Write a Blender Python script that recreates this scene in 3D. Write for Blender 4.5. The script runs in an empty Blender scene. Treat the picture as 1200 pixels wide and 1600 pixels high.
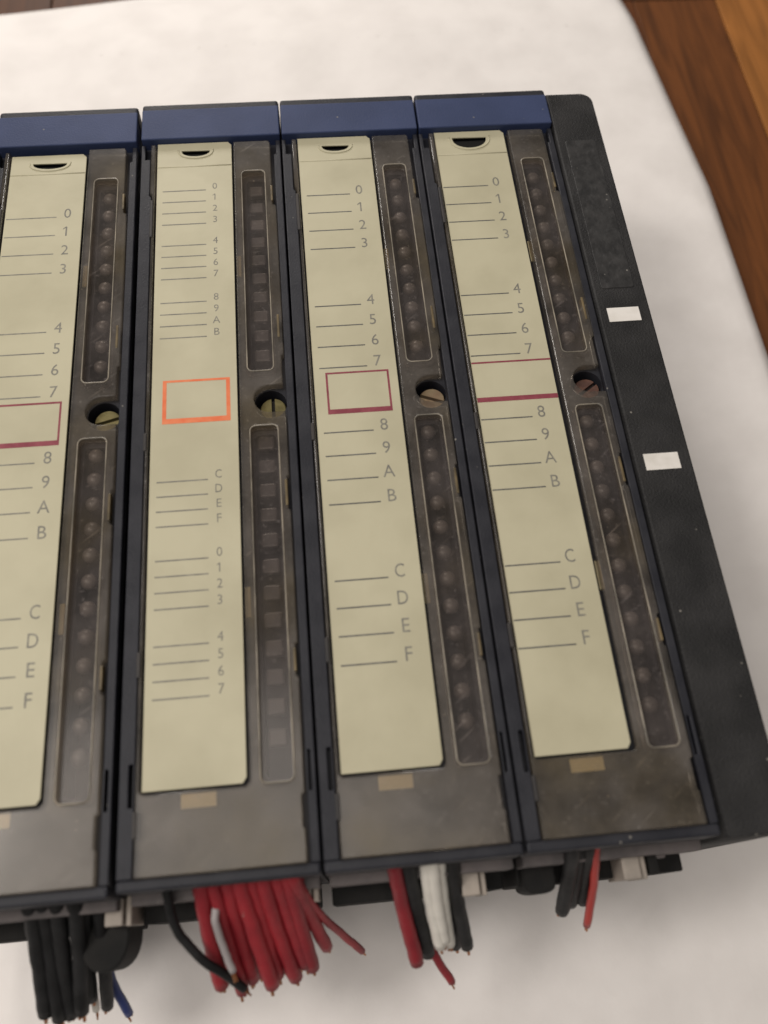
import bpy, bmesh, math, random
from mathutils import Matrix, Vector
random.seed(7)
S = 0.04            # one module pitch in metres; all layout below is in pitches
H = 1.6             # height of the module faces above the sheet, in pitches
scn = bpy.context.scene
COL = scn.collection

# ---------------------------------------------------------------- camera
cam = bpy.data.cameras.new('camera')
cam.sensor_fit = 'VERTICAL'; cam.sensor_height = 24; cam.lens = 20.25
cam.clip_start = 0.005; cam.clip_end = 20
cam_o = bpy.data.objects.new('camera', cam); COL.objects.link(cam_o)
Rm = Matrix(((0.99535139, 0.0711162, -0.06494689), (-0.09194697, 0.90235203, -0.42107786), (0.0286595, 0.4250921, 0.90469627)))
cam_o.matrix_world = Matrix.Translation((1.14317509*S, -0.26367511*S, (4.52287488+H)*S)) @ Rm.to_4x4()
cam.dof.use_dof = True; cam.dof.focus_distance = 5.75*S; cam.dof.aperture_fstop = 6.8
scn.camera = cam_o

# ---------------------------------------------------------------- light
w = bpy.data.worlds.new('World'); scn.world = w; w.use_nodes = True
bg = w.node_tree.nodes['Background']; bg.inputs[0].default_value = (1.0, .93, .86, 1); bg.inputs[1].default_value = .19
def lamp(name, loc, target, size, power, col):
    l = bpy.data.lights.new(name, 'AREA'); l.shape = 'DISK'; l.size = size; l.energy = power; l.color = col
    o = bpy.data.objects.new(name, l); COL.objects.link(o); o.location = loc
    o.rotation_euler = (Vector(target)-Vector(loc)).to_track_quat('-Z', 'Y').to_euler()
    return o
lamp('back_lamp', (-.12, .90, .38), (.06, .12, .03), .22, 3.0, (1, .935, .87))
lamp('side_lamp', (-.42, .13, .72), (.05, .1, .05), .24, 2.6, (1, .94, .88))
lamp('ceiling_lamp', (-.14, -.10, 1.02), (.05, .06, .05), .8, 3.9, (1, .93, .86))
scn.view_settings.view_transform = 'Standard'; scn.view_settings.look = 'None'
scn.view_settings.exposure = 0; scn.view_settings.gamma = 1

# ---------------------------------------------------------------- materials
def mat(name, col, rough=.5, col2=None, nscale=6, bump=0, bscale=60, dust=0, spec=.5, stretch=(1,1,1), rvar=0, coat=0):
    """plastic/paper: base colour with noise wear, fine bump, optional dust specks"""
    m = bpy.data.materials.new(name); m.use_nodes = True
    N = m.node_tree.nodes; L = m.node_tree.links; b = N['Principled BSDF']
    b.inputs['Roughness'].default_value = rough; b.inputs['Specular IOR Level'].default_value = spec
    if coat: b.inputs['Coat Weight'].default_value = coat
    g = N.new('ShaderNodeNewGeometry'); mp = N.new('ShaderNodeVectorMath'); mp.operation = 'MULTIPLY'
    mp.inputs[1].default_value = tuple(s/S for s in stretch); L.new(g.outputs['Position'], mp.inputs[0])
    out = None
    c = N.new('ShaderNodeMix'); c.data_type = 'RGBA'
    c.inputs[6].default_value = (*col, 1); c.inputs[7].default_value = (*(col2 or col), 1)
    n = N.new('ShaderNodeTexNoise'); n.inputs['Scale'].default_value = nscale; n.inputs['Detail'].default_value = 5
    L.new(mp.outputs[0], n.inputs['Vector'])
    r = N.new('ShaderNodeMapRange'); r.inputs[1].default_value = .38; r.inputs[2].default_value = .66
    L.new(n.outputs[0], r.inputs[0]); L.new(r.outputs[0], c.inputs[0]); out = c.outputs[2]
    if rvar:
        rr = N.new('ShaderNodeMapRange'); rr.inputs[3].default_value = rough-rvar; rr.inputs[4].default_value = rough+rvar
        L.new(n.outputs[0], rr.inputs[0]); L.new(rr.outputs[0], b.inputs['Roughness'])
    if dust:
        v = N.new('ShaderNodeTexVoronoi'); v.inputs['Scale'].default_value = 19; L.new(mp.outputs[0], v.inputs['Vector'])
        sep = N.new('ShaderNodeSeparateColor'); L.new(v.outputs['Color'], sep.inputs[0])
        t1 = N.new('ShaderNodeMapRange'); t1.inputs[1].default_value = .16; t1.inputs[2].default_value = .06; L.new(v.outputs['Distance'], t1.inputs[0])
        t2 = N.new('ShaderNodeMath'); t2.operation = 'GREATER_THAN'; t2.inputs[1].default_value = 1-dust; L.new(sep.outputs[0], t2.inputs[0])
        mu = N.new('ShaderNodeMath'); mu.operation = 'MULTIPLY'; L.new(t1.outputs[0], mu.inputs[0]); L.new(t2.outputs[0], mu.inputs[1])
        c2 = N.new('ShaderNodeMix'); c2.data_type = 'RGBA'; c2.inputs[7].default_value = (.24, .225, .20, 1)
        L.new(mu.outputs[0], c2.inputs[0]); L.new(out, c2.inputs[6]); out = c2.outputs[2]
    L.new(out, b.inputs['Base Color'])
    if bump:
        n2 = N.new('ShaderNodeTexNoise'); n2.inputs['Scale'].default_value = bscale; n2.inputs['Detail'].default_value = 4
        L.new(mp.outputs[0], n2.inputs['Vector'])
        bp = N.new('ShaderNodeBump'); bp.inputs['Strength'].default_value = bump; bp.inputs['Distance'].default_value = .0004
        L.new(n2.outputs[0], bp.inputs['Height']); L.new(bp.outputs[0], b.inputs['Normal'])
    return m

def clear_plastic(name, tint, haze_col, haze, rough=.25, var=.1):
    """scratched smoky plastic: transparent, hazed by scuffs and dust, glossy on top"""
    m = bpy.data.materials.new(name); m.use_nodes = True
    N = m.node_tree.nodes; L = m.node_tree.links; N.remove(N['Principled BSDF'])
    o = N['Material Output']
    t = N.new('ShaderNodeBsdfTransparent'); t.inputs[0].default_value = (*tint, 1)
    d = N.new('ShaderNodeBsdfDiffuse'); d.inputs[0].default_value = (*haze_col, 1)
    gl = N.new('ShaderNodeBsdfGlossy'); gl.inputs['Roughness'].default_value = rough
    fr = N.new('ShaderNodeFresnel'); bf = N.new('ShaderNodeNewGeometry'); io = N.new('ShaderNodeMapRange'); io.inputs[3].default_value = 1.45; io.inputs[4].default_value = 1/1.45
    L.new(bf.outputs['Backfacing'], io.inputs[0]); L.new(io.outputs[0], fr.inputs[0])      # same reflectance on both faces of the thin sheet
    g = N.new('ShaderNodeNewGeometry'); mp = N.new('ShaderNodeVectorMath'); mp.operation = 'MULTIPLY'
    mp.inputs[1].default_value = (1/S, 1/S, 1/S); L.new(g.outputs['Position'], mp.inputs[0])
    n = N.new('ShaderNodeTexNoise'); n.inputs['Scale'].default_value = 3.2; n.inputs['Detail'].default_value = 6; n.inputs['Roughness'].default_value = .65
    L.new(mp.outputs[0], n.inputs['Vector'])
    r = N.new('ShaderNodeMapRange'); r.inputs[1].default_value = .3; r.inputs[2].default_value = .7
    r.inputs[3].default_value = haze-var; r.inputs[4].default_value = haze+var; L.new(n.outputs[0], r.inputs[0])
    gm = N.new('ShaderNodeTexNoise'); gm.inputs['Scale'].default_value = 1.7; gm.inputs['Detail'].default_value = 7; L.new(mp.outputs[0], gm.inputs['Vector'])
    gr = N.new('ShaderNodeMapRange'); gr.inputs[1].default_value = .5; gr.inputs[2].default_value = .72; L.new(gm.outputs[0], gr.inputs[0])
    gc = N.new('ShaderNodeMix'); gc.data_type = 'RGBA'; gc.inputs[6].default_value = (*haze_col, 1); gc.inputs[7].default_value = (haze_col[0]*.8, haze_col[1]*.72, haze_col[2]*.5, 1)
    L.new(gr.outputs[0], gc.inputs[0]); L.new(gc.outputs[2], d.inputs[0])
    # scratches, with their bright glints painted in as thin slanted streaks
    rot = N.new('ShaderNodeMapping'); rot.inputs['Rotation'].default_value = (0, 0, math.radians(-38)); L.new(mp.outputs[0], rot.inputs[0])
    st = N.new('ShaderNodeVectorMath'); st.operation = 'MULTIPLY'; st.inputs[1].default_value = (3.2, 34, 20); L.new(rot.outputs[0], st.inputs[0])
    v = N.new('ShaderNodeTexNoise'); v.inputs['Scale'].default_value = 1.0; v.inputs['Detail'].default_value = 1.5; L.new(st.outputs[0], v.inputs['Vector'])
    sr = N.new('ShaderNodeMapRange'); sr.inputs[1].default_value = .69; sr.inputs[2].default_value = .84; sr.inputs[4].default_value = .28; L.new(v.outputs[0], sr.inputs[0])
    ad = N.new('ShaderNodeMath'); ad.operation = 'ADD'; ad.use_clamp = True; L.new(r.outputs[0], ad.inputs[0]); L.new(sr.outputs[0], ad.inputs[1])
    fn = N.new('ShaderNodeTexNoise'); fn.inputs['Scale'].default_value = 38; fn.inputs['Detail'].default_value = 3; L.new(mp.outputs[0], fn.inputs['Vector'])
    fm = N.new('ShaderNodeMapRange'); fm.inputs[1].default_value = .62; fm.inputs[2].default_value = .8; fm.inputs[4].default_value = .22; L.new(fn.outputs[0], fm.inputs[0])
    a2 = N.new('ShaderNodeMath'); a2.operation = 'ADD'; a2.use_clamp = True; L.new(ad.outputs[0], a2.inputs[0]); L.new(fm.outputs[0], a2.inputs[1]); ad = a2
    m1 = N.new('ShaderNodeMixShader'); L.new(ad.outputs[0], m1.inputs[0]); L.new(t.outputs[0], m1.inputs[1]); L.new(d.outputs[0], m1.inputs[2])
    m2 = N.new('ShaderNodeMixShader'); L.new(fr.outputs[0], m2.inputs[0]); L.new(m1.outputs[0], m2.inputs[1]); L.new(gl.outputs[0], m2.inputs[2])
    L.new(m2.outputs[0], o.inputs['Surface'])
    return m

M = {}
M['housing'] = mat('housing_plastic', (.014, .015, .021), .55, (.026, .027, .034), 5, .25, 70, .07, rvar=.1, spec=.3)
M['black'] = mat('black_plastic', (.015, .015, .0155), .62, (.028, .0275, .028), 3.5, .7, 75, .012, spec=.28)
M['scuffed'] = mat('scuffed_black_plastic', (.016, .016, .0165), .5, (.036, .035, .035), 12, 1.0, 18, .2)
M['dark'] = mat('recess_plastic', (.02, .018, .018), .6, (.035, .03, .027), 7)
M['blue'] = mat('blue_plastic', (.030, .045, .108), .62, (.038, .055, .128), 3, .2, 80, .03, spec=.3)
M['strip'] = mat('cream_card', (.50, .468, .33), .55, (.435, .405, .28), 2.1, .12, 14)
M['ink'] = mat('black_ink', (.075, .075, .07), .6, (.13, .13, .12), 25)
M['faded_ink'] = mat('faded_ink', (.16, .155, .135), .6, (.24, .23, .19), 25)
M['crimson'] = mat('crimson_ink', (.20, .026, .045), .6, (.26, .05, .07), 14)
M['orange'] = mat('orange_ink', (.72, .15, .05), .6, (.75, .22, .09), 14)
M['cover'] = clear_plastic('smoky_clear_plastic', (.78, .74, .68), (.37, .34, .315), .125, .22, .085)
M['pane'] = clear_plastic('window_plastic', (.90, .87, .84), (.33, .29, .28), .065, .18, .04)
M['rim'] = mat('rim_highlight', (.15, .135, .11), .3, (.34, .30, .24), 5)  # lighter ridge colour paints in the highlight along the window edges
M['led'] = mat('dark_led_lens', (.075, .069, .069), .38, (.125, .112, .11), 5)
M['led_dark'] = mat('black_led_lens', (.035, .032, .036), .4, (.06, .053, .056), 4)
M['amber'] = mat('amber_plastic', (.07, .052, .024), .45, (.17, .125, .06), 7)
M['cream'] = mat('aged_cream_plastic', (.36, .30, .175), .5, (.45, .39, .24), 6)
M['tongue'] = mat('strip_tongue_card', (.85, .75, .48), .6)
M['terminal'] = mat('grey_cream_terminal', (.40, .35, .30), .6, (.30, .265, .23), 7, .2, 30)
M['ledge'] = mat('dusty_plastic', (.09, .08, .08), .7, (.15, .13, .128), 7, .3, 40, .05)
M['brass'] = mat('tarnished_brass', (.24, .205, .09), .45, (.14, .12, .05), 10, .3, 40)
M['steel'] = mat('dull_steel_screw', (.40, .32, .20), .4, (.30, .2, .13), 10, .3, 40)
M['rust'] = mat('rusty_screw', (.16, .075, .05), .6, (.09, .045, .035), 12, .6, 30)
for k in ('brass', 'steel'): M[k].node_tree.nodes['Principled BSDF'].inputs['Metallic'].default_value = .5
M['paint'] = mat('white_paint', (.80, .77, .73), .6, (.66, .63, .58), 7)
M['wire_black'] = mat('black_insulation', (.010, .010, .0105), .55, (.022, .022, .023), 5, .3, 30, spec=.22)
M['wire_red'] = mat('red_insulation', (.34, .025, .034), .5, (.22, .015, .023), 4, .35, 30, .06, spec=.35)
M['wire_bright'] = mat('bright_red_insulation', (.42, .03, .022), .42, (.34, .025, .02), 4)
M['wire_white'] = mat('white_insulation', (.80, .77, .70), .5, (.66, .63, .57), 6)
M['wire_grey'] = mat('grey_insulation', (.42, .39, .39), .5, (.34, .31, .31), 6)
M['wire_blue'] = mat('blue_insulation', (.025, .045, .19), .42)
M['copper'] = mat('copper', (.45, .20, .09), .35, (.3, .13, .06), 10)
M['copper'].node_tree.nodes['Principled BSDF'].inputs['Metallic'].default_value = .7

def sheet_mat():
    m = mat('white_sheet', (.87, .835, .81), .75, (.80, .765, .74), 1.9, .38, 2.6)
    N = m.node_tree.nodes
    for n in N:
        if n.type == 'BUMP': n.inputs['Distance'].default_value = .0012
    return m
M['sheet'] = sheet_mat()
def wood(name, a, b):
    m = mat(name, a, .6, b, 1.0, .25, 3, 0, spec=.25, stretch=(7, .55, 1))
    N = m.node_tree.nodes; L = m.node_tree.links
    for n in N:
        if n.type == 'TEX_NOISE' and abs(n.inputs['Scale'].default_value-1.0) < 1e-3:
            n.inputs['Distortion'].default_value = 1.2; n.inputs['Detail'].default_value = 8
    return m
M['wood'] = [wood('brown_wood', (.16, .054, .014), (.085, .029, .008)), wood('reddish_wood', (.14, .046, .014), (.08, .027, .008)), wood('honey_wood', (.38, .15, .036), (.25, .098, .023)), wood('shaded_wood', (.085, .030, .009), (.05, .018, .006))]

# ---------------------------------------------------------------- helpers
def link(name, me, m, parent=None, loc=None, smooth=False):
    if m is not None and not me.materials: me.materials.append(m)
    o = bpy.data.objects.new(name, me); COL.objects.link(o)
    if parent is not None: o.parent = parent
    if loc is not None: o.location = Vector(loc)*S
    return o
def tag(o, label=None, cat=None, group=None, kind=None):
    if label: o['label'] = label
    if cat: o['category'] = cat
    if group: o['group'] = group
    if kind: o['kind'] = kind
    return o
def empty(name, loc):
    o = bpy.data.objects.new(name, None); COL.objects.link(o); o.location = Vector(loc)*S; o.empty_display_size = .01
    return o
def bm_mesh(bm, name, smooth=False):
    bmesh.ops.scale(bm, vec=(S, S, S), verts=bm.verts)
    me = bpy.data.meshes.new(name); bm.to_mesh(me); bm.free()
    if smooth:
        for p in me.polygons: p.use_smooth = True
    return me
def add_box(bm, x0, x1, y0, y1, z0, z1, bev=0, seg=2):
    r = bmesh.ops.create_cube(bm, size=1)
    vs = r['verts']
    for v in vs: v.co = Vector((x0+(v.co.x+.5)*(x1-x0), y0+(v.co.y+.5)*(y1-y0), z0+(v.co.z+.5)*(z1-z0)))
    if bev:
        es = list({e for v in vs for e in v.link_edges})
        bmesh.ops.bevel(bm, geom=es, offset=bev, segments=seg, affect='EDGES', profile=.5)
def box_mesh(name, *a, **k):
    bm = bmesh.new(); add_box(bm, *a, **k); return bm_mesh(bm, name)
def rrect(x0, x1, y0, y1, r, n=5):
    pts = []
    for cx, cy, a0 in ((x1-r, y1-r, 0), (x0+r, y1-r, 90), (x0+r, y0+r, 180), (x1-r, y0+r, 270)):
        for i in range(n+1):
            a = math.radians(a0+90*i/n); pts.append((cx+r*math.cos(a), cy+r*math.sin(a)))
    return pts
def circle(cx, cy, r, n=24): return [(cx+r*math.cos(2*math.pi*i/n), cy+r*math.sin(2*math.pi*i/n)) for i in range(n)]
def plate(name, loops, z0, z1, bev=0):
    """solid plate from an outline and holes (2-D curve, filled, extruded, edges rounded by bev)"""
    cu = bpy.data.curves.new(name, 'CURVE'); cu.dimensions = '2D'; cu.fill_mode = 'BOTH'
    for lp in loops:
        sp = cu.splines.new('POLY'); sp.points.add(len(lp)-1); sp.use_cyclic_u = True
        for p, q in zip(sp.points, lp): p.co = (q[0]*S, q[1]*S, 0, 1)
    cu.extrude = max((z1-z0)/2-bev, 1e-5)*S; cu.bevel_depth = bev*S; cu.bevel_resolution = 1; cu.offset = -bev*S
    o = bpy.data.objects.new(name, cu); COL.objects.link(o)
    dg = bpy.context.evaluated_depsgraph_get()
    me = bpy.data.meshes.new_from_object(o.evaluated_get(dg)); me.name = name
    bpy.data.objects.remove(o); bpy.data.curves.remove(cu)
    me.transform(Matrix.Translation((0, 0, (z0+z1)/2*S)))
    return me
def spline(pts, n=8):
    P = [Vector(p) for p in pts]
    if len(P) == 2: return [P[0].lerp(P[1], i/n) for i in range(n+1)]
    P = [2*P[0]-P[1]]+P+[2*P[-1]-P[-2]]; out = []
    for i in range(1, len(P)-2):
        a, b, c, d = P[i-1:i+3]
        for k in range(n):
            t = k/n
            out.append(.5*((2*b)+(c-a)*t+(2*a-5*b+4*c-d)*t*t+(3*b-a-3*c+d)*t**3))
    out.append(P[-2]); return out
def add_tube(bm, pts, r, n=10, closed=False, cap=True):
    rings = []; m = len(pts); pts = [Vector(p) for p in pts]
    for i, p in enumerate(pts):
        a = pts[(i-1) % m] if (closed or i > 0) else p; b = pts[(i+1) % m] if (closed or i < m-1) else p
        t = (b-a).normalized(); u = t.cross(Vector((0.05, .1, 1))).normalized(); v = t.cross(u)
        rr = r[i] if isinstance(r, (list, tuple)) else r
        rings.append([bm.verts.new(p+(u*math.cos(2*math.pi*k/n)+v*math.sin(2*math.pi*k/n))*rr) for k in range(n)])
    for i in range(m if closed else m-1):
        A, B = rings[i], rings[(i+1) % m]
        for k in range(n): bm.faces.new((A[k], A[(k+1) % n], B[(k+1) % n], B[k]))
    if cap and not closed: bm.faces.new(rings[0]); bm.faces.new(rings[-1][::-1])
    bmesh.ops.recalc_face_normals(bm, faces=bm.faces)
GLYPH = {}
def glyph(ch):
    if ch not in GLYPH:
        cu = bpy.data.curves.new('glyph', 'FONT'); cu.body = ch; cu.size = 1; cu.align_x = 'CENTER'; cu.resolution_u = 3
        o = bpy.data.objects.new('glyph', cu); COL.objects.link(o)
        dg = bpy.context.evaluated_depsgraph_get()
        GLYPH[ch] = bpy.data.meshes.new_from_object(o.evaluated_get(dg))
        bpy.data.objects.remove(o); bpy.data.curves.remove(cu)
    return GLYPH[ch]
def add_text(bm, ch, x, y, size, z):
    """glyph with its cap height centred on y"""
    me = glyph(ch).copy(); me.transform(Matrix.Translation((x, y-.36*size, z)) @ Matrix.Diagonal((size*{'C': .76, 'D': .8}.get(ch, .9), size, size, 1)))
    bm.from_mesh(me); bpy.data.meshes.remove(me)
    if ch == '1':                                            # the flag of the numeral
        k = size; bm.faces.new([bm.verts.new(c) for c in ((x-.005*k, y+.36*k, z), (x-.19*k, y+.2*k, z), (x-.19*k, y+.12*k, z), (x-.005*k, y+.26*k, z))])
def add_quad(bm, x0, x1, y0, y1, z):
    bm.faces.new([bm.verts.new(c) for c in ((x0, y0, z), (x1, y0, z), (x1, y1, z), (x0, y1, z))])
WIRES = [
    (1, 'black', 0.042, [(-0.469, 0.028, -0.2), (-0.489, -0.249, -0.475), (-0.515, -0.57, -0.75)], 1),
    (1, 'black', 0.042, [(-0.4, 0.021, -0.2), (-0.427, -0.255, -0.485), (-0.45, -0.599, -0.77)], 1),
    (1, 'black', 0.042, [(-0.325, 0.015, -0.2), (-0.364, -0.276, -0.495), (-0.394, -0.588, -0.79)], 1),
    (1, 'black', 0.042, [(-0.256, 0.008, -0.2), (-0.288, -0.268, -0.475), (-0.33, -0.573, -0.75)], 1),
    (1, 'black', 0.042, [(-0.455, 0.029, -0.27), (-0.481, -0.282, -0.58), (-0.521, -0.543, -0.89)], 1),
    (1, 'black', 0.042, [(-0.379, 0.022, -0.27), (-0.418, -0.289, -0.59), (-0.458, -0.557, -0.91)], 1),
    (1, 'black', 0.042, [(-0.224, -0.022, -0.27), (-0.269, -0.272, -0.57), (-0.319, -0.524, -0.87)], 1),
    (1, 'white', 0.022, [(-0.32, -0.084, -0.62), (-0.314, -0.367, -0.8), (-0.315, -0.588, -0.98)], 1),
    (1, 'black', 0.036, [(-0.167, -0.041, -0.32), (-0.198, -0.34, -0.61), (-0.236, -0.571, -0.9)], 1),
    (1, 'blue', 0.026, [(-0.27, -0.024, -0.7), (-0.229, -0.411, -0.9), (-0.164, -0.634, -1.1)], 1),
    (2, 'blackthin', 0.024, [(0.217, -0.079, -0.2), (0.24, -0.226, -0.305), (0.349, -0.377, -0.41), (0.452, -0.461, -0.515), (0.536, -0.543, -0.62)], 1),
    (2, 'red', 0.042, [(0.38, -0.013, -0.17), (0.385, -0.258, -0.435), (0.406, -0.521, -0.7)], 1),
    (2, 'red', 0.037, [(0.436, -0.018, -0.17), (0.466, -0.281, -0.45), (0.513, -0.563, -0.73)], 1),
    (2, 'red', 0.041, [(0.5, -0.024, -0.17), (0.523, -0.257, -0.465), (0.565, -0.509, -0.76)], 1),
    (2, 'red', 0.043, [(0.566, -0.03, -0.17), (0.611, -0.279, -0.435), (0.675, -0.546, -0.7)], 1),
    (2, 'red', 0.036, [(0.632, -0.036, -0.17), (0.66, -0.26, -0.45), (0.705, -0.502, -0.73)], 1),
    (2, 'red', 0.042, [(0.696, -0.041, -0.17), (0.736, -0.273, -0.465), (0.794, -0.524, -0.76)], 1),
    (2, 'red', 0.038, [(0.753, -0.047, -0.17), (0.795, -0.249, -0.435), (0.855, -0.466, -0.7)], 1),
    (2, 'red', 0.04, [(0.81, -0.052, -0.17), (0.842, -0.259, -0.45), (0.891, -0.483, -0.73)], 1),
    (2, 'red', 0.036, [(0.848, -0.055, -0.17), (0.9, -0.216, -0.465), (0.971, -0.393, -0.76)], 1),
    (2, 'red', 0.04, [(0.395, -0.01, -0.27), (0.412, -0.229, -0.585), (0.434, -0.498, -0.9)], 1),
    (2, 'red', 0.04, [(0.525, -0.022, -0.27), (0.557, -0.243, -0.585), (0.596, -0.489, -0.9)], 1),
    (2, 'red', 0.04, [(0.654, -0.034, -0.27), (0.689, -0.255, -0.585), (0.731, -0.476, -0.9)], 1),
    (2, 'red', 0.04, [(0.777, -0.045, -0.27), (0.794, -0.264, -0.585), (0.817, -0.459, -0.9)], 1),
    (2, 'white', 0.02, [(0.441, -0.215, -0.3), (0.462, -0.321, -0.39), (0.496, -0.452, -0.48)], 1),
    (2, 'redloose', 0.022, [(0.873, -0.094, -0.25), (0.952, -0.226, -0.533), (1.048, -0.328, -0.817), (1.162, -0.44, -1.1)], 1),
    (3, 'red', 0.04, [(1.338, -0.034, -0.17), (1.382, -0.242, -0.445), (1.451, -0.514, -0.72)], 1),
    (3, 'black', 0.042, [(1.417, -0.04, -0.2), (1.459, -0.249, -0.49), (1.516, -0.475, -0.78)], 1),
    (3, 'white', 0.036, [(1.521, -0.035, -0.18), (1.546, -0.227, -0.44), (1.583, -0.442, -0.7)], 1),
    (3, 'white', 0.036, [(1.583, -0.039, -0.22), (1.608, -0.231, -0.5), (1.641, -0.437, -0.78)], 1),
    (3, 'black', 0.038, [(1.648, -0.031, -0.2), (1.682, -0.238, -0.49), (1.738, -0.458, -0.78)], 1),
    (3, 'red', 0.024, [(1.472, -0.186, -0.6), (1.547, -0.463, -0.8), (1.652, -0.638, -1.0)], 1),
    (3, 'white', 0.034, [(1.549, -0.045, -0.17), (1.571, -0.229, -0.425), (1.605, -0.419, -0.68)], 1),
    (3, 'black', 0.034, [(1.612, -0.036, -0.32), (1.646, -0.265, -0.61), (1.687, -0.457, -0.9)], 1),
    (4, 'black', 0.04, [(2.274, -0.043, -0.17), (2.287, -0.185, -0.445), (2.278, -0.335, -0.72)], 1),
    (4, 'black', 0.034, [(2.327, -0.043, -0.24), (2.345, -0.188, -0.52), (2.357, -0.302, -0.8)], 1),
    (4, 'black', 0.036, [(2.365, -0.04, -0.2), (2.389, -0.162, -0.475), (2.409, -0.295, -0.75)], 1),
    (4, 'red', 0.023, [(2.395, -0.043, -0.2), (2.421, -0.228, -0.5), (2.422, -0.42, -0.8)], 1),
]

# ---------------------------------------------------------------- table, sheet
table = empty('floor', (0, 0, 0)); tag(table, kind='structure')
SHEET_LOW = -.15
xs = [-4.2, -3.29, -2.38, -1.47, -.56, .35, 1.26, 2.17, 3.08, 3.99, 4.98, 5.94, 6.85, 7.76, 8.7]
for row, (ya, yb) in enumerate(((-3.2, 8.80), (8.812, 14))):
    for i in range(len(xs)-1):
        mt = M['wood'][3] if row else M['wood'][2] if i == 11 else M['wood'][(i*7+row) % 2]  # far row's darker wood colour paints in the shadow at the top edge
        me = box_mesh('plank', xs[i]+.006, xs[i+1]-.006, ya, yb, SHEET_LOW-.42, SHEET_LOW-.02-.004*((i*5) % 3), bev=.012)
        link('plank', me, mt, table)
link('underlay', box_mesh('underlay', -4.2, 8.7, -3.2, 14, SHEET_LOW-.6, SHEET_LOW-.43), M['dark'], table)

def sheet_z(x, y):
    z = .018*math.sin(x*1.1+.4)*math.sin(y*.8+1.2)
    fold = 8.05+.085*x*.5
    t = max(0, (y-fold)/.62); z -= .085*min(t, 1.5)**1.2          # creased far margin sloping down
    e = max(0, 1-max(0, edge(y)-x)/.16); z -= .03*e*e
    return min(z, -.0) if (-.2 < x < 3.5 and 0 < y < 5.2) else z
def edge(y):
    E = [(-3, 5.03), (3.86, 5.062), (5.81, 5.05), (6.77, 4.965), (8.57, 4.821), (10, 4.7)]
    for (a, xa), (b, xb) in zip(E, E[1:]):
        if y <= b: return xa+(xb-xa)*(y-a)/(b-a)
    return 4.7
def far(x): return .25+8.64+(x+1.9)*.118 if x < -.1 else .22+8.855-.012*(x+.1)+.03*max(0, x-2.5)
bm = bmesh.new(); NX, NY = 90, 120; grid = []
for j in range(NY+1):
    rw = []
    for i in range(NX+1):
        x = -3.6+8.62*i/NX
        y = -2.8+(far(x)+2.8)*(j/NY)
        if i == NX: x = edge(y)
        else: x = -3.6+(edge(y)+3.6)*(i/NX)
        rw.append(bm.verts.new((x, y, sheet_z(x, y))))
    grid.append(rw)
for j in range(NY):
    for i in range(NX): bm.faces.new((grid[j][i], grid[j][i+1], grid[j+1][i+1], grid[j+1][i]))
r = bmesh.ops.extrude_face_region(bm, geom=list(bm.faces))
bmesh.ops.translate(bm, vec=(0, 0, -.03), verts=[v for v in r['geom'] if isinstance(v, bmesh.types.BMVert)])
bmesh.ops.recalc_face_normals(bm, faces=bm.faces)
sheet = link('white_sheet', bm_mesh(bm, 'white_sheet', True), M['sheet'])
tag(sheet, 'large white paper sheet with a creased far margin spread on the brown wood', 'paper sheet')
bm = bmesh.new()                                          # needle marks along the crease
for i in range(74):
    x = -2.4+i*.098+random.uniform(-.012, .012); y = 8.02+.0425*x+random.uniform(-.012, .012)
    q = .010*random.choice((0, 0, 0, .25, .4, .6)); z = sheet_z(x, y)+.003
    if not q: continue
    bm.faces.new([bm.verts.new((x+q*1.6*math.cos(a), y+q*math.sin(a), z)) for a in (0, 1.05, 2.1, 3.14, 4.2, 5.25)])
pm = mat('needle_mark', (.60, .565, .54), .8)
tag(link('crease_mark', bm_mesh(bm, 'crease_mark'), pm, sheet), kind='stuff')

# ---------------------------------------------------------------- modules
D0, D1 = -.26, -.075          # front plate of the housing under the cover
NOTCH = {'a': (.385, 4.762, .118, .052), 'b': (.386, 4.812, .100, .056), 'c': (.386, 4.803, .098, .055), 'd': (.369, 4.826, .126, .104)}
def notch_loop(k, grow=0):
    cx, yt, hw, dep = NOTCH[k]; n = 14
    return [(cx-(hw+grow)*math.cos(math.pi*i/n), yt+grow*.2-(dep+grow)*math.sin(math.pi*i/n)**.8) for i in range(n+1)]
WIN = [(.708, .872, 2.873, 4.57), (.712, .882, .39, 2.478)]
SC = (.84, 2.668, .098)

def cover_outline():
    p = [(.088, 0), (.925, 0)]
    p += [(.925, .16), (.915, .17), (.915, .32), (.93, .33), (.93, .92), (.918, .93), (.918, 1.1), (.932, 1.11), (.932, 1.9), (.92, 1.91), (.92, 2.12), (.932, 2.13)]
    cx, cy, r = SC
    p += [(.932, cy-r)]
    for i in range(17):
        a = math.radians(270-180*i/16); p.append((cx+r*math.cos(a), cy+r*math.sin(a)))
    p += [(.922, cy+r), (.922, 2.98), (.938, 2.99), (.938, 4.24), (.917, 4.25), (.917, 4.84), (.905, 4.86), (.655, 4.86)]
    p += [(.655, .41), (.635, .386), (.125, .386), (.106, .405), (.106, 4.86), (.074, 4.86), (.074, 4.4), (.088, 4.39)]
    return p
ME = {}
ME['front'] = {k: plate('housing_front', [rrect(.0, .99, -.05, 5.2, .02), circle(*SC[:2], .1), rrect(.735, .865, 2.9, 4.54, .03), rrect(.735, .865, .42, 2.45, .03)], D0, D1) for k in 'a'}
bm = bmesh.new(); bm.from_mesh(ME['front']['a']); bmesh.ops.scale(bm, vec=(1/S,)*3, verts=bm.verts)
add_box(bm, .0, .99, -.05, 5.2, -1.45, D0-.001)
add_box(bm, .004, .995, 5.10, 5.255, -1.3, .014, bev=.022, seg=3)
add_box(bm, .004, .988, -.058, -.001, -.3, -.012, bev=.014)
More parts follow.
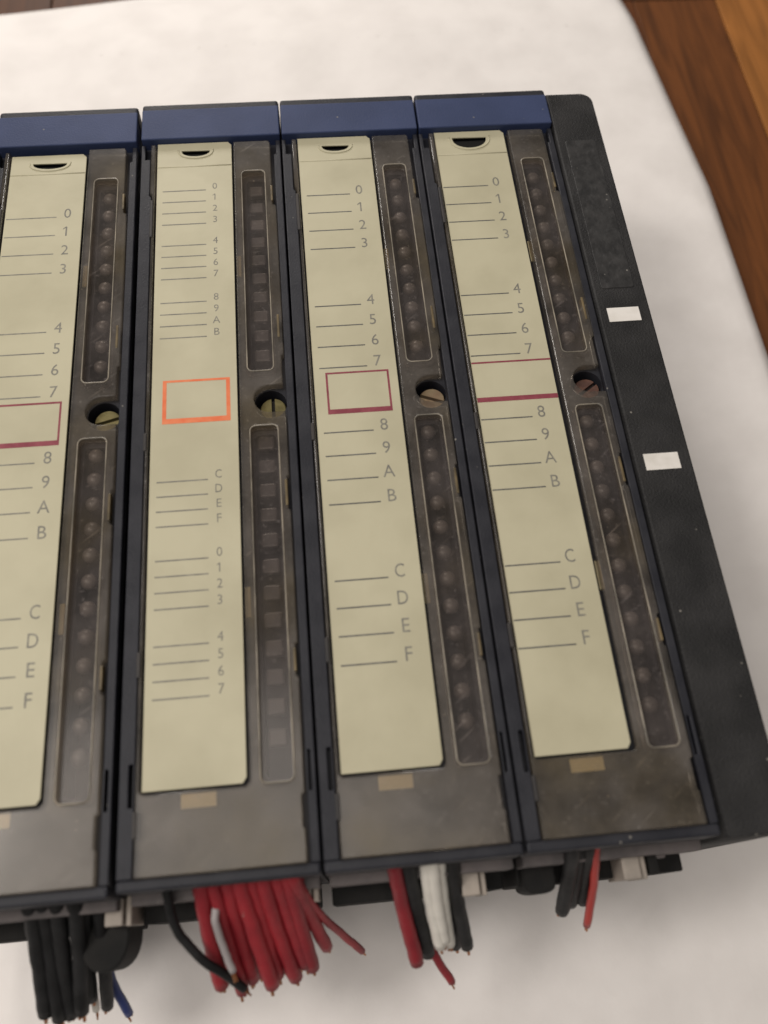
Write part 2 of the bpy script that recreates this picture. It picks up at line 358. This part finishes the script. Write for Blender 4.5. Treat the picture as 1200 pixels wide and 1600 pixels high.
ME['housing'] = bm_mesh(bm, 'housing')
ME['rail'] = [plate('side_rail', [[(.003, -.0), (.082, 0), (.082, 4.38), (.068, 4.39), (.068, 4.735), (.03, 4.735), (.03, 4.875), (.003, 4.875)], rrect(.052, .074, .33, .54, .008)], D1+.001, -.016, .006),
              plate('side_rail', [[(.941, 0), (.989, 0), (.989, 4.875), (.958, 4.875), (.958, 4.74), (.941, 4.735)], rrect(.947, .966, .34, .54, .007)], D1+.001, -.016, .006)]
ME['header'] = box_mesh('header_block', .007, .992, 4.892, 5.188, -.25, .022, bev=.008)
ME['cover'] = plate('cover', [cover_outline()]+[rrect(*w_, .035) for w_ in WIN], -.062, 0, .008)
ME['pane'] = [plate('window_pane', [rrect(a-.012, b+.012, c-.012, d+.012, .04)], -.052, -.036) for a, b, c, d in WIN]
def rim_mesh(a, b, c, d):
    bm = bmesh.new(); add_tube(bm, [(x, y, -.001) for x, y in rrect(a, b, c, d, .035)], .0045, 6, closed=True); return bm_mesh(bm, 'window_rim', True)
ME['rim'] = [rim_mesh(*w_) for w_ in WIN]
bm = bmesh.new(); bmesh.ops.create_uvsphere(bm, u_segments=14, v_segments=8, radius=.047)
for v in bm.verts: v.co.z *= .8
ME['led'] = bm_mesh(bm, 'led', True)
bm = bmesh.new(); add_box(bm, -.05, .05, -.045, .045, -.03, .012, bev=.012); ME['led_box'] = bm_mesh(bm, 'led')
def screw_mesh(ang, r=.082, slot=.011):
    bm = bmesh.new()
    for s in (1, -1):
        a0 = math.asin(slot/r); n = 14
        pts = [(r*math.cos(a0+(math.pi-2*a0)*i/n), s*r*math.sin(a0+(math.pi-2*a0)*i/n)) for i in range(n+1)]
        if s < 0: pts = pts[::-1]
        lo = [bm.verts.new((x, y, -.05)) for x, y in pts]
        up = [bm.verts.new((x, y, -.008)) for x, y in pts]
        tp = [bm.verts.new((x*.9, s*slot+(y-s*slot)*.9, .004)) for x, y in pts]
        m = len(pts)
        for k in range(m):
            bm.faces.new((lo[k], lo[(k+1) % m], up[(k+1) % m], up[k])); bm.faces.new((up[k], up[(k+1) % m], tp[(k+1) % m], tp[k]))
        bm.faces.new(tp)
    bmesh.ops.recalc_face_normals(bm, faces=bm.faces)
    bmesh.ops.rotate(bm, cent=(0, 0, 0), matrix=Matrix.Rotation(math.radians(ang), 3, 'Z'), verts=bm.verts)
    return bm_mesh(bm, 'screw')
bm = bmesh.new(); bmesh.ops.create_cone(bm, cap_ends=True, segments=20, radius1=.08, radius2=.08, depth=.06)
bmesh.ops.translate(bm, vec=(0, 0, -.062), verts=bm.verts); ME['shank'] = bm_mesh(bm, 'screw_shank')

PRINT = {}
def line_mesh(wd):
    k = round(wd, 3)
    if k not in PRINT:
        bm = bmesh.new(); add_quad(bm, -wd/2, wd/2, -.0045, .0045, 0); PRINT[k] = bm_mesh(bm, 'printed_line')
    return PRINT[k]
def char_mesh(ch, size):
    if (ch, size) not in PRINT:
        bm = bmesh.new(); add_text(bm, ch, 0, 0, size, 0); PRINT[ch, size] = bm_mesh(bm, 'printed_character')
    return PRINT[ch, size]
def make_strip(mod, k, art):
    x0, x1 = .116, art.get('x1', .63); yt = 4.885+art.get('dy', 0); yb = .402
    st = link('label_strip', plate('label_strip', [[(x0, yb), (x1-.02, yb), (x1, yb+.03), (x1, yt-.03), (x1-.025, yt), (x0, yt)], notch_loop(k)], -.034, -.022, .002), M['strip'], mod)
    bm = bmesh.new(); add_tube(bm, [(x, y, -.022) for x, y in notch_loop(k, .024)], .006, 6)       # pressed lip under the notch
    add_box(bm, x0+.004, x1-.004, 4.655, 4.663, -.0222, -.0203)
    link('finger_lip', bm_mesh(bm, 'finger_lip', True), M['strip'], st)
    link('notch_shade', plate('notch_shade', [notch_loop(k, .02)], -.0745, -.06), M['hole_shade'], st)  # solid near-black plate; shade of the deep notch put into its colour
    zt = -.0216
    for ch, y, xl, xr, xd, dy in art['rows']:
        link('printed_line', line_mesh(xr-xl), M[art.get('pen', 'ink')], st, ((xl+xr)/2, y, zt))
        link('printed_character', char_mesh(ch, art['size']), M[art.get('pen', 'ink')], st, (xd, y+dy, zt))
    bb = bmesh.new(); a, b, c, d, tl, tb, ts = art['box']
    add_quad(bb, a, b, c-tb/2, c+tb/2, zt+.0003); add_quad(bb, a, b, d-tl/2, d+tl/2, zt+.0003)
    if ts:
        for xx in (a, b-ts): add_quad(bb, xx, xx+ts, c+tb/2, d-tl/2, zt+.0003)
    link('colour_frame', bm_mesh(bb, 'colour_frame'), M[art['ink']], st)
    link('strip_tongue', box_mesh('strip_tongue', .303, .482, .31, .382, -.074, -.0635, bev=.004), M['tongue'], st)
    return st
M['hole_shade'] = mat('hollow_shade', (.004, .004, .004), .9)

def make_module(u, label, k, art, screw, ang, led_box=False, dy=0):
    m = empty('input_output_module', (u, dy, H)); tag(m, label, 'plug-in module', 'modules plugged in side by side')
    link('housing', ME['housing'], M['housing'], m)
    for r_ in ME['rail']: link('side_rail', r_, M['housing'], m)
    link('header_block', ME['header'], M['blue'], m)
    cv = link('cover', ME['cover'], M['cover'], m)
    for p_, r_ in zip(ME['pane'], ME['rim']):
        link('window_pane', p_, M['pane'], cv); link('window_rim', r_, M['rim'], cv)
    make_strip(m, k, art)
    ys = [4.466-.1573*i for i in range(10)]+[2.405-.1615*i for i in range(12)]
    for y in ys:
        if led_box: link('led', ME['led_box'], M['led_dark'], m, (.80, y, -.10))
        else: link('led', ME['led'], M['led'], m, (.797, y, -.095))
    sc = link('screw', screw_mesh(ang), M[screw], m, (.852, 2.655, -.115))
    link('screw_shank', ME['shank'], M['dark'], sc)
    for y0, y1 in ((3.68, 3.86), (1.29, 1.47)): link('strip_guide', box_mesh('strip_guide', .651, .683, y0, y1, -.085, -.064, bev=.006), M['cream'], m)
    for y0, y1 in ((4.28, 4.42), (3.12, 3.3), (1.93, 2.1), (.95, 1.08)): link('latch_tab', box_mesh('latch_tab', .905, .9205, y0, y1, -.05, .0025, bev=.004), M['amber'], m)
    for y0, y1 in ((.98, 1.12), (.18, .31), (4.0, 4.33), (2.35, 2.47)): link('cover_catch', box_mesh('cover_catch', .078, .1, y0, y1, -.07, .006, bev=.006), M['dark'], m)
    # underside: dusty ledge, dark terminal block with pale terminal
    link('lower_ledge', box_mesh('lower_ledge', .02, .97, -.108, -.05, -.5, -.27, bev=.008), M['ledge'], m)
    link('terminal_block', box_mesh('terminal_block', .02, .95, -.195, -.051, -1.1, -.56, bev=.012), M['hole_shade2'], m)
    return m
M['hole_shade2'] = mat('black_terminal_plastic', (.008, .008, .008), .75, (.015, .014, .013), 6, .3, 40, spec=.25)

def rows16(y0s, xl, xr, xd, dy):
    out = []
    for g, y0 in zip(('0123', '4567', '89AB', 'CDEF'), y0s):
        for i, ch in enumerate(g): out.append((ch, y0-.1615*i, xl, xr, xd, dy))
    return out
art1 = dict(rows=rows16((4.256, 3.292, 2.345, 1.385), .125, .462, .535, .034), size=.118, box=(.19, .594, 2.475, 2.758, .014, .034, .012), ink='crimson', pen='faded_ink', x1=.636, dy=-.045)
art2 = dict(rows=[], size=.08, box=(.183, .596, 2.557, 2.845, .016, .036, .024), ink='orange', pen='faded_ink', x1=.64)
for g, y0, st in (('0123', 4.428, .102), ('4567', 3.935, .095), ('89AB', 3.455, .0935), ('CDEF', 2.144, .096), ('0123', 1.645, .0955), ('4567', 1.148, .0955)):
    for i, ch in enumerate(g): art2['rows'].append((ch, y0-st*i, .158, .456, .518, .036))
art3 = dict(rows=rows16((4.327, 3.36, 2.405, 1.446), .155, .458, .524, .04), size=.118, box=(.19, .588, 2.552, 2.834, .013, .034, .013), ink='crimson', x1=.642)
art4 = dict(rows=rows16((4.345, 3.385, 2.427, 1.46), .122, .443, .503, .037), size=.118, box=(.118, .627, 2.569, 2.845, .013, .034, 0), ink='crimson', x1=.629)
make_module(-1.018, 'leftmost dark module, cut by the photo edge, with a crimson frame on its cream strip', 'a', art1, 'brass', 15, dy=-.015)
make_module(0, 'dark module whose cream strip carries an orange frame and six short groups of lines', 'b', art2, 'brass', 90, led_box=True)
make_module(1, 'dark module with a closed crimson frame on its strip and a tan slotted screw', 'c', art3, 'steel', -22)
make_module(2, 'dark module with crimson bars right across its strip, next to the black end block', 'd', art4, 'rust', 35)

# ---------------------------------------------------------------- rack
rack = empty('mounting_rack', (1.2, 2.6, 0))
tag(rack, 'black rack with a flat end block on the right bearing two white patches', 'rack')
def rk(name, me, m):
    o = link(name, me, m, rack); o.location = Vector((-1.2, -2.6, 0))*S; return o
out = [(3.004, -.075), (3.35, -.075), (3.35, 5.10)]
out += [(3.26+.09*math.cos(math.radians(a)), 5.115+.095*math.sin(math.radians(a))) for a in (0, 15, 30, 45, 60, 75, 90)]+[(3.004, 5.212)]
rk('end_block', plate('end_block', [out], .15, H+.0, .012), M['black'])
rk('base_plate', box_mesh('base_plate', -1.1, 3.34, .15, 5.1, 0, .148, bev=.01), M['black'])
rk('raised_panel', plate('raised_panel', [rrect(3.06, 3.285, 3.36, 4.72, .02)], H-.004, H+.004, .003), M['scuffed'])
for y in (3.142, 2.046): rk('white_patch', plate('white_patch', [[(3.06, y-.055), (3.273, y-.055), (3.273, y+.055), (3.06, y+.055)]], H-.001, H+.003), M['paint'])
rk('bracket', box_mesh('bracket', 2.70, 2.755, -.2, -.07, H-.75, H-.36, bev=.008), M['hole_shade2'])
rk('bracket_lip', box_mesh('bracket_lip', 2.74, 2.80, -.125, -.07, H-.7, H-.36, bev=.008), M['ledge'])

# pale plug-on terminals, knob and clamp under the modules
for x0, x1, y0, lab in ((-.128, .0, -.19, 'pale cream terminal plug under the leftmost module, beside the black wires'),
                   (.83, .957, -.165, 'pale cream terminal plug right of the red wire bunch'),
                   (1.70, 1.83, -.215, 'pale cream terminal plug right of the white wires'),
                   (2.555, 2.69, -.215, 'pale cream terminal plug at the right end below the black end block')):
    t = empty('terminal_plug', ((x0+x1)/2, y0, H-.5)); tag(t, lab, 'terminal', 'terminal plugs along the bottom edge')
    hw = (x1-x0)/2
    link('plug_body', box_mesh('plug_body', -hw, hw*.42, 0, -y0-.052, -.18, .15, bev=.008), M['terminal'], t)
    link('plug_key', box_mesh('plug_key', hw*.55, hw, -.004, -y0-.052, -.18, .12, bev=.008), M['terminal'], t)
def knob(u, y, z, r, dep, lab, name, cat):
    bm = bmesh.new(); n = 18
    pts = [(-r, .1), (r, .1)]+[(r*math.cos(math.radians(a)), -dep*abs(math.sin(math.radians(a)))**.7) for a in range(0, -181, -12)]
    f = bm.faces.new([bm.verts.new((a, b, -.16)) for a, b in pts])
    e = bmesh.ops.extrude_face_region(bm, geom=[f]); bmesh.ops.translate(bm, vec=(0, 0, .32), verts=[v for v in e['geom'] if isinstance(v, bmesh.types.BMVert)])
    bmesh.ops.recalc_face_normals(bm, faces=bm.faces)
    bmesh.ops.bevel(bm, geom=list(bm.edges), offset=.008, segments=2, affect='EDGES')
    o = link(name, bm_mesh(bm, name), M['hole_shade2'], None, (u, y, z)); tag(o, lab, cat)
knob(2.125, -.19, H-.6, .085, .05, 'low round black knob under the gap left of the rightmost wires', 'knob', 'knob')
knob(-.15, -.19, H-.62, .125, .21, 'big black clamp hanging beside the black wire bundle', 'cable_clamp', 'clamp')

# ---------------------------------------------------------------- wires
INFO = {
 (1, 'black'): ('black insulated wire in the dense bundle under the leftmost module', 'black wires under the leftmost module'),
 (1, 'white'): ('thin white wire among black wires under the leftmost module', None),
 (1, 'blue'): ('thin blue wire poking right out of the black bundle', None),
 (2, 'blackthin'): ('thin black wire looping down to the tip of the red bunch', None),
 (2, 'red'): ('red insulated wire in the thick bunch under the orange framed module', 'red wires in the thick bunch'),
 (2, 'white'): ('thin pale wire lying over the left of the red bunch', None),
 (2, 'redloose'): ('thin red wire straying right from the red bunch', None),
 (3, 'white'): ('off-white insulated wire between the black wires under the third module', 'off-white wires under the third module'),
 (3, 'black'): ('black insulated wire next to the off-white wires under the third module', 'black wires under the third module'),
 (4, 'black'): ('short black wire stub under the rightmost module', 'black wire stubs under the rightmost module'),
 (4, 'red'): ('short bright red wire under the rightmost module', None)}
SPECIAL = {(3, 'red', .040): 'thick red wire left of the black and off-white wires', (3, 'red', .024): 'thin red wire end bent right below the off-white wires',
           }
ORDER = {(3, 'black'): ['black wire between the thick red wire and the off-white wires', 'outermost black wire on the right of the off-white wires', 'black wire half hidden behind the right off-white wire'],
         (3, 'white'): ['leftmost off-white wire under the third module, beside a black wire', 'rightmost off-white wire under the third module, beside a black wire', 'front off-white wire lying over the other two under the third module'],
         (4, 'black'): ['longest black wire stub, on the left under the rightmost module', 'thin middle black wire stub under the rightmost module', 'black wire stub touching the bright red wire']}
ENDS = {(2, 'red'): {0: 'leftmost wire of the thick red bunch, next to the looping thin black wire', 8: 'rightmost thick wire of the red bunch, next to the stray thin red wire'},
        (1, 'black'): {0: 'outermost left black wire of the dense bundle under the leftmost module', 7: 'black wire ending below the big black clamp beside the thin blue wire'}}
SEEN = {}
for mod, col, rad, pts, tip in WIRES:
    k = SEEN[mod, col] = SEEN.get((mod, col), -1)+1
    lab, grp = INFO.get((mod, col), (None, None)); lab = SPECIAL.get((mod, col, rad), lab)
    if (mod, col) in ORDER: lab = ORDER[mod, col].pop(0)
    lab = ENDS.get((mod, col), {}).get(k, lab)
    P = [(x, y, z+H) for x, y, z in pts]; base = Vector(P[0]); start = Vector((P[0][0], P[0][1]+.06, P[0][2]+.02))
    path = [p-base for p in spline([start]+P, 7)]
    bend = Vector((random.uniform(-1, 1), random.uniform(-.3, .3), random.uniform(-.6, .6)))*rad*(.45 if col == 'red' else .25)
    path = [p+bend*math.sin(math.pi*i/(len(path)-1)) for i, p in enumerate(path)]
    jit = [Vector((random.uniform(-1, 1), random.uniform(-1, 1), 0))*rad*.06 for _ in path]
    path = [a+b for a, b in zip(path, jit)]
    m = ({'black': 'wire_black', 'blackthin': 'wire_black', 'white': 'wire_white', 'blue': 'wire_blue'}|({'white': 'wire_grey'} if mod == 2 else {})).get(col, 'wire_bright' if mod == 4 else 'wire_red')
    bm = bmesh.new(); add_tube(bm, path, [rad]*(len(path)-1)+[rad*.93], 12)
    o = link('wire', bm_mesh(bm, 'wire', True), M[m]); o.location = base*S
    tag(o, lab, 'wire', grp)
    t = (path[-1]-path[-2]).normalized()
    bm = bmesh.new()
    for q in range(4):
        off = Vector((random.uniform(-1, 1), random.uniform(-1, 1), random.uniform(-1, 1)))*rad*.35
        add_tube(bm, [path[-1]+off-t*.02, path[-1]+off+t*random.uniform(.01, .06)], rad*.22, 6)
    link('copper_core', bm_mesh(bm, 'copper_core'), M['copper'], o)
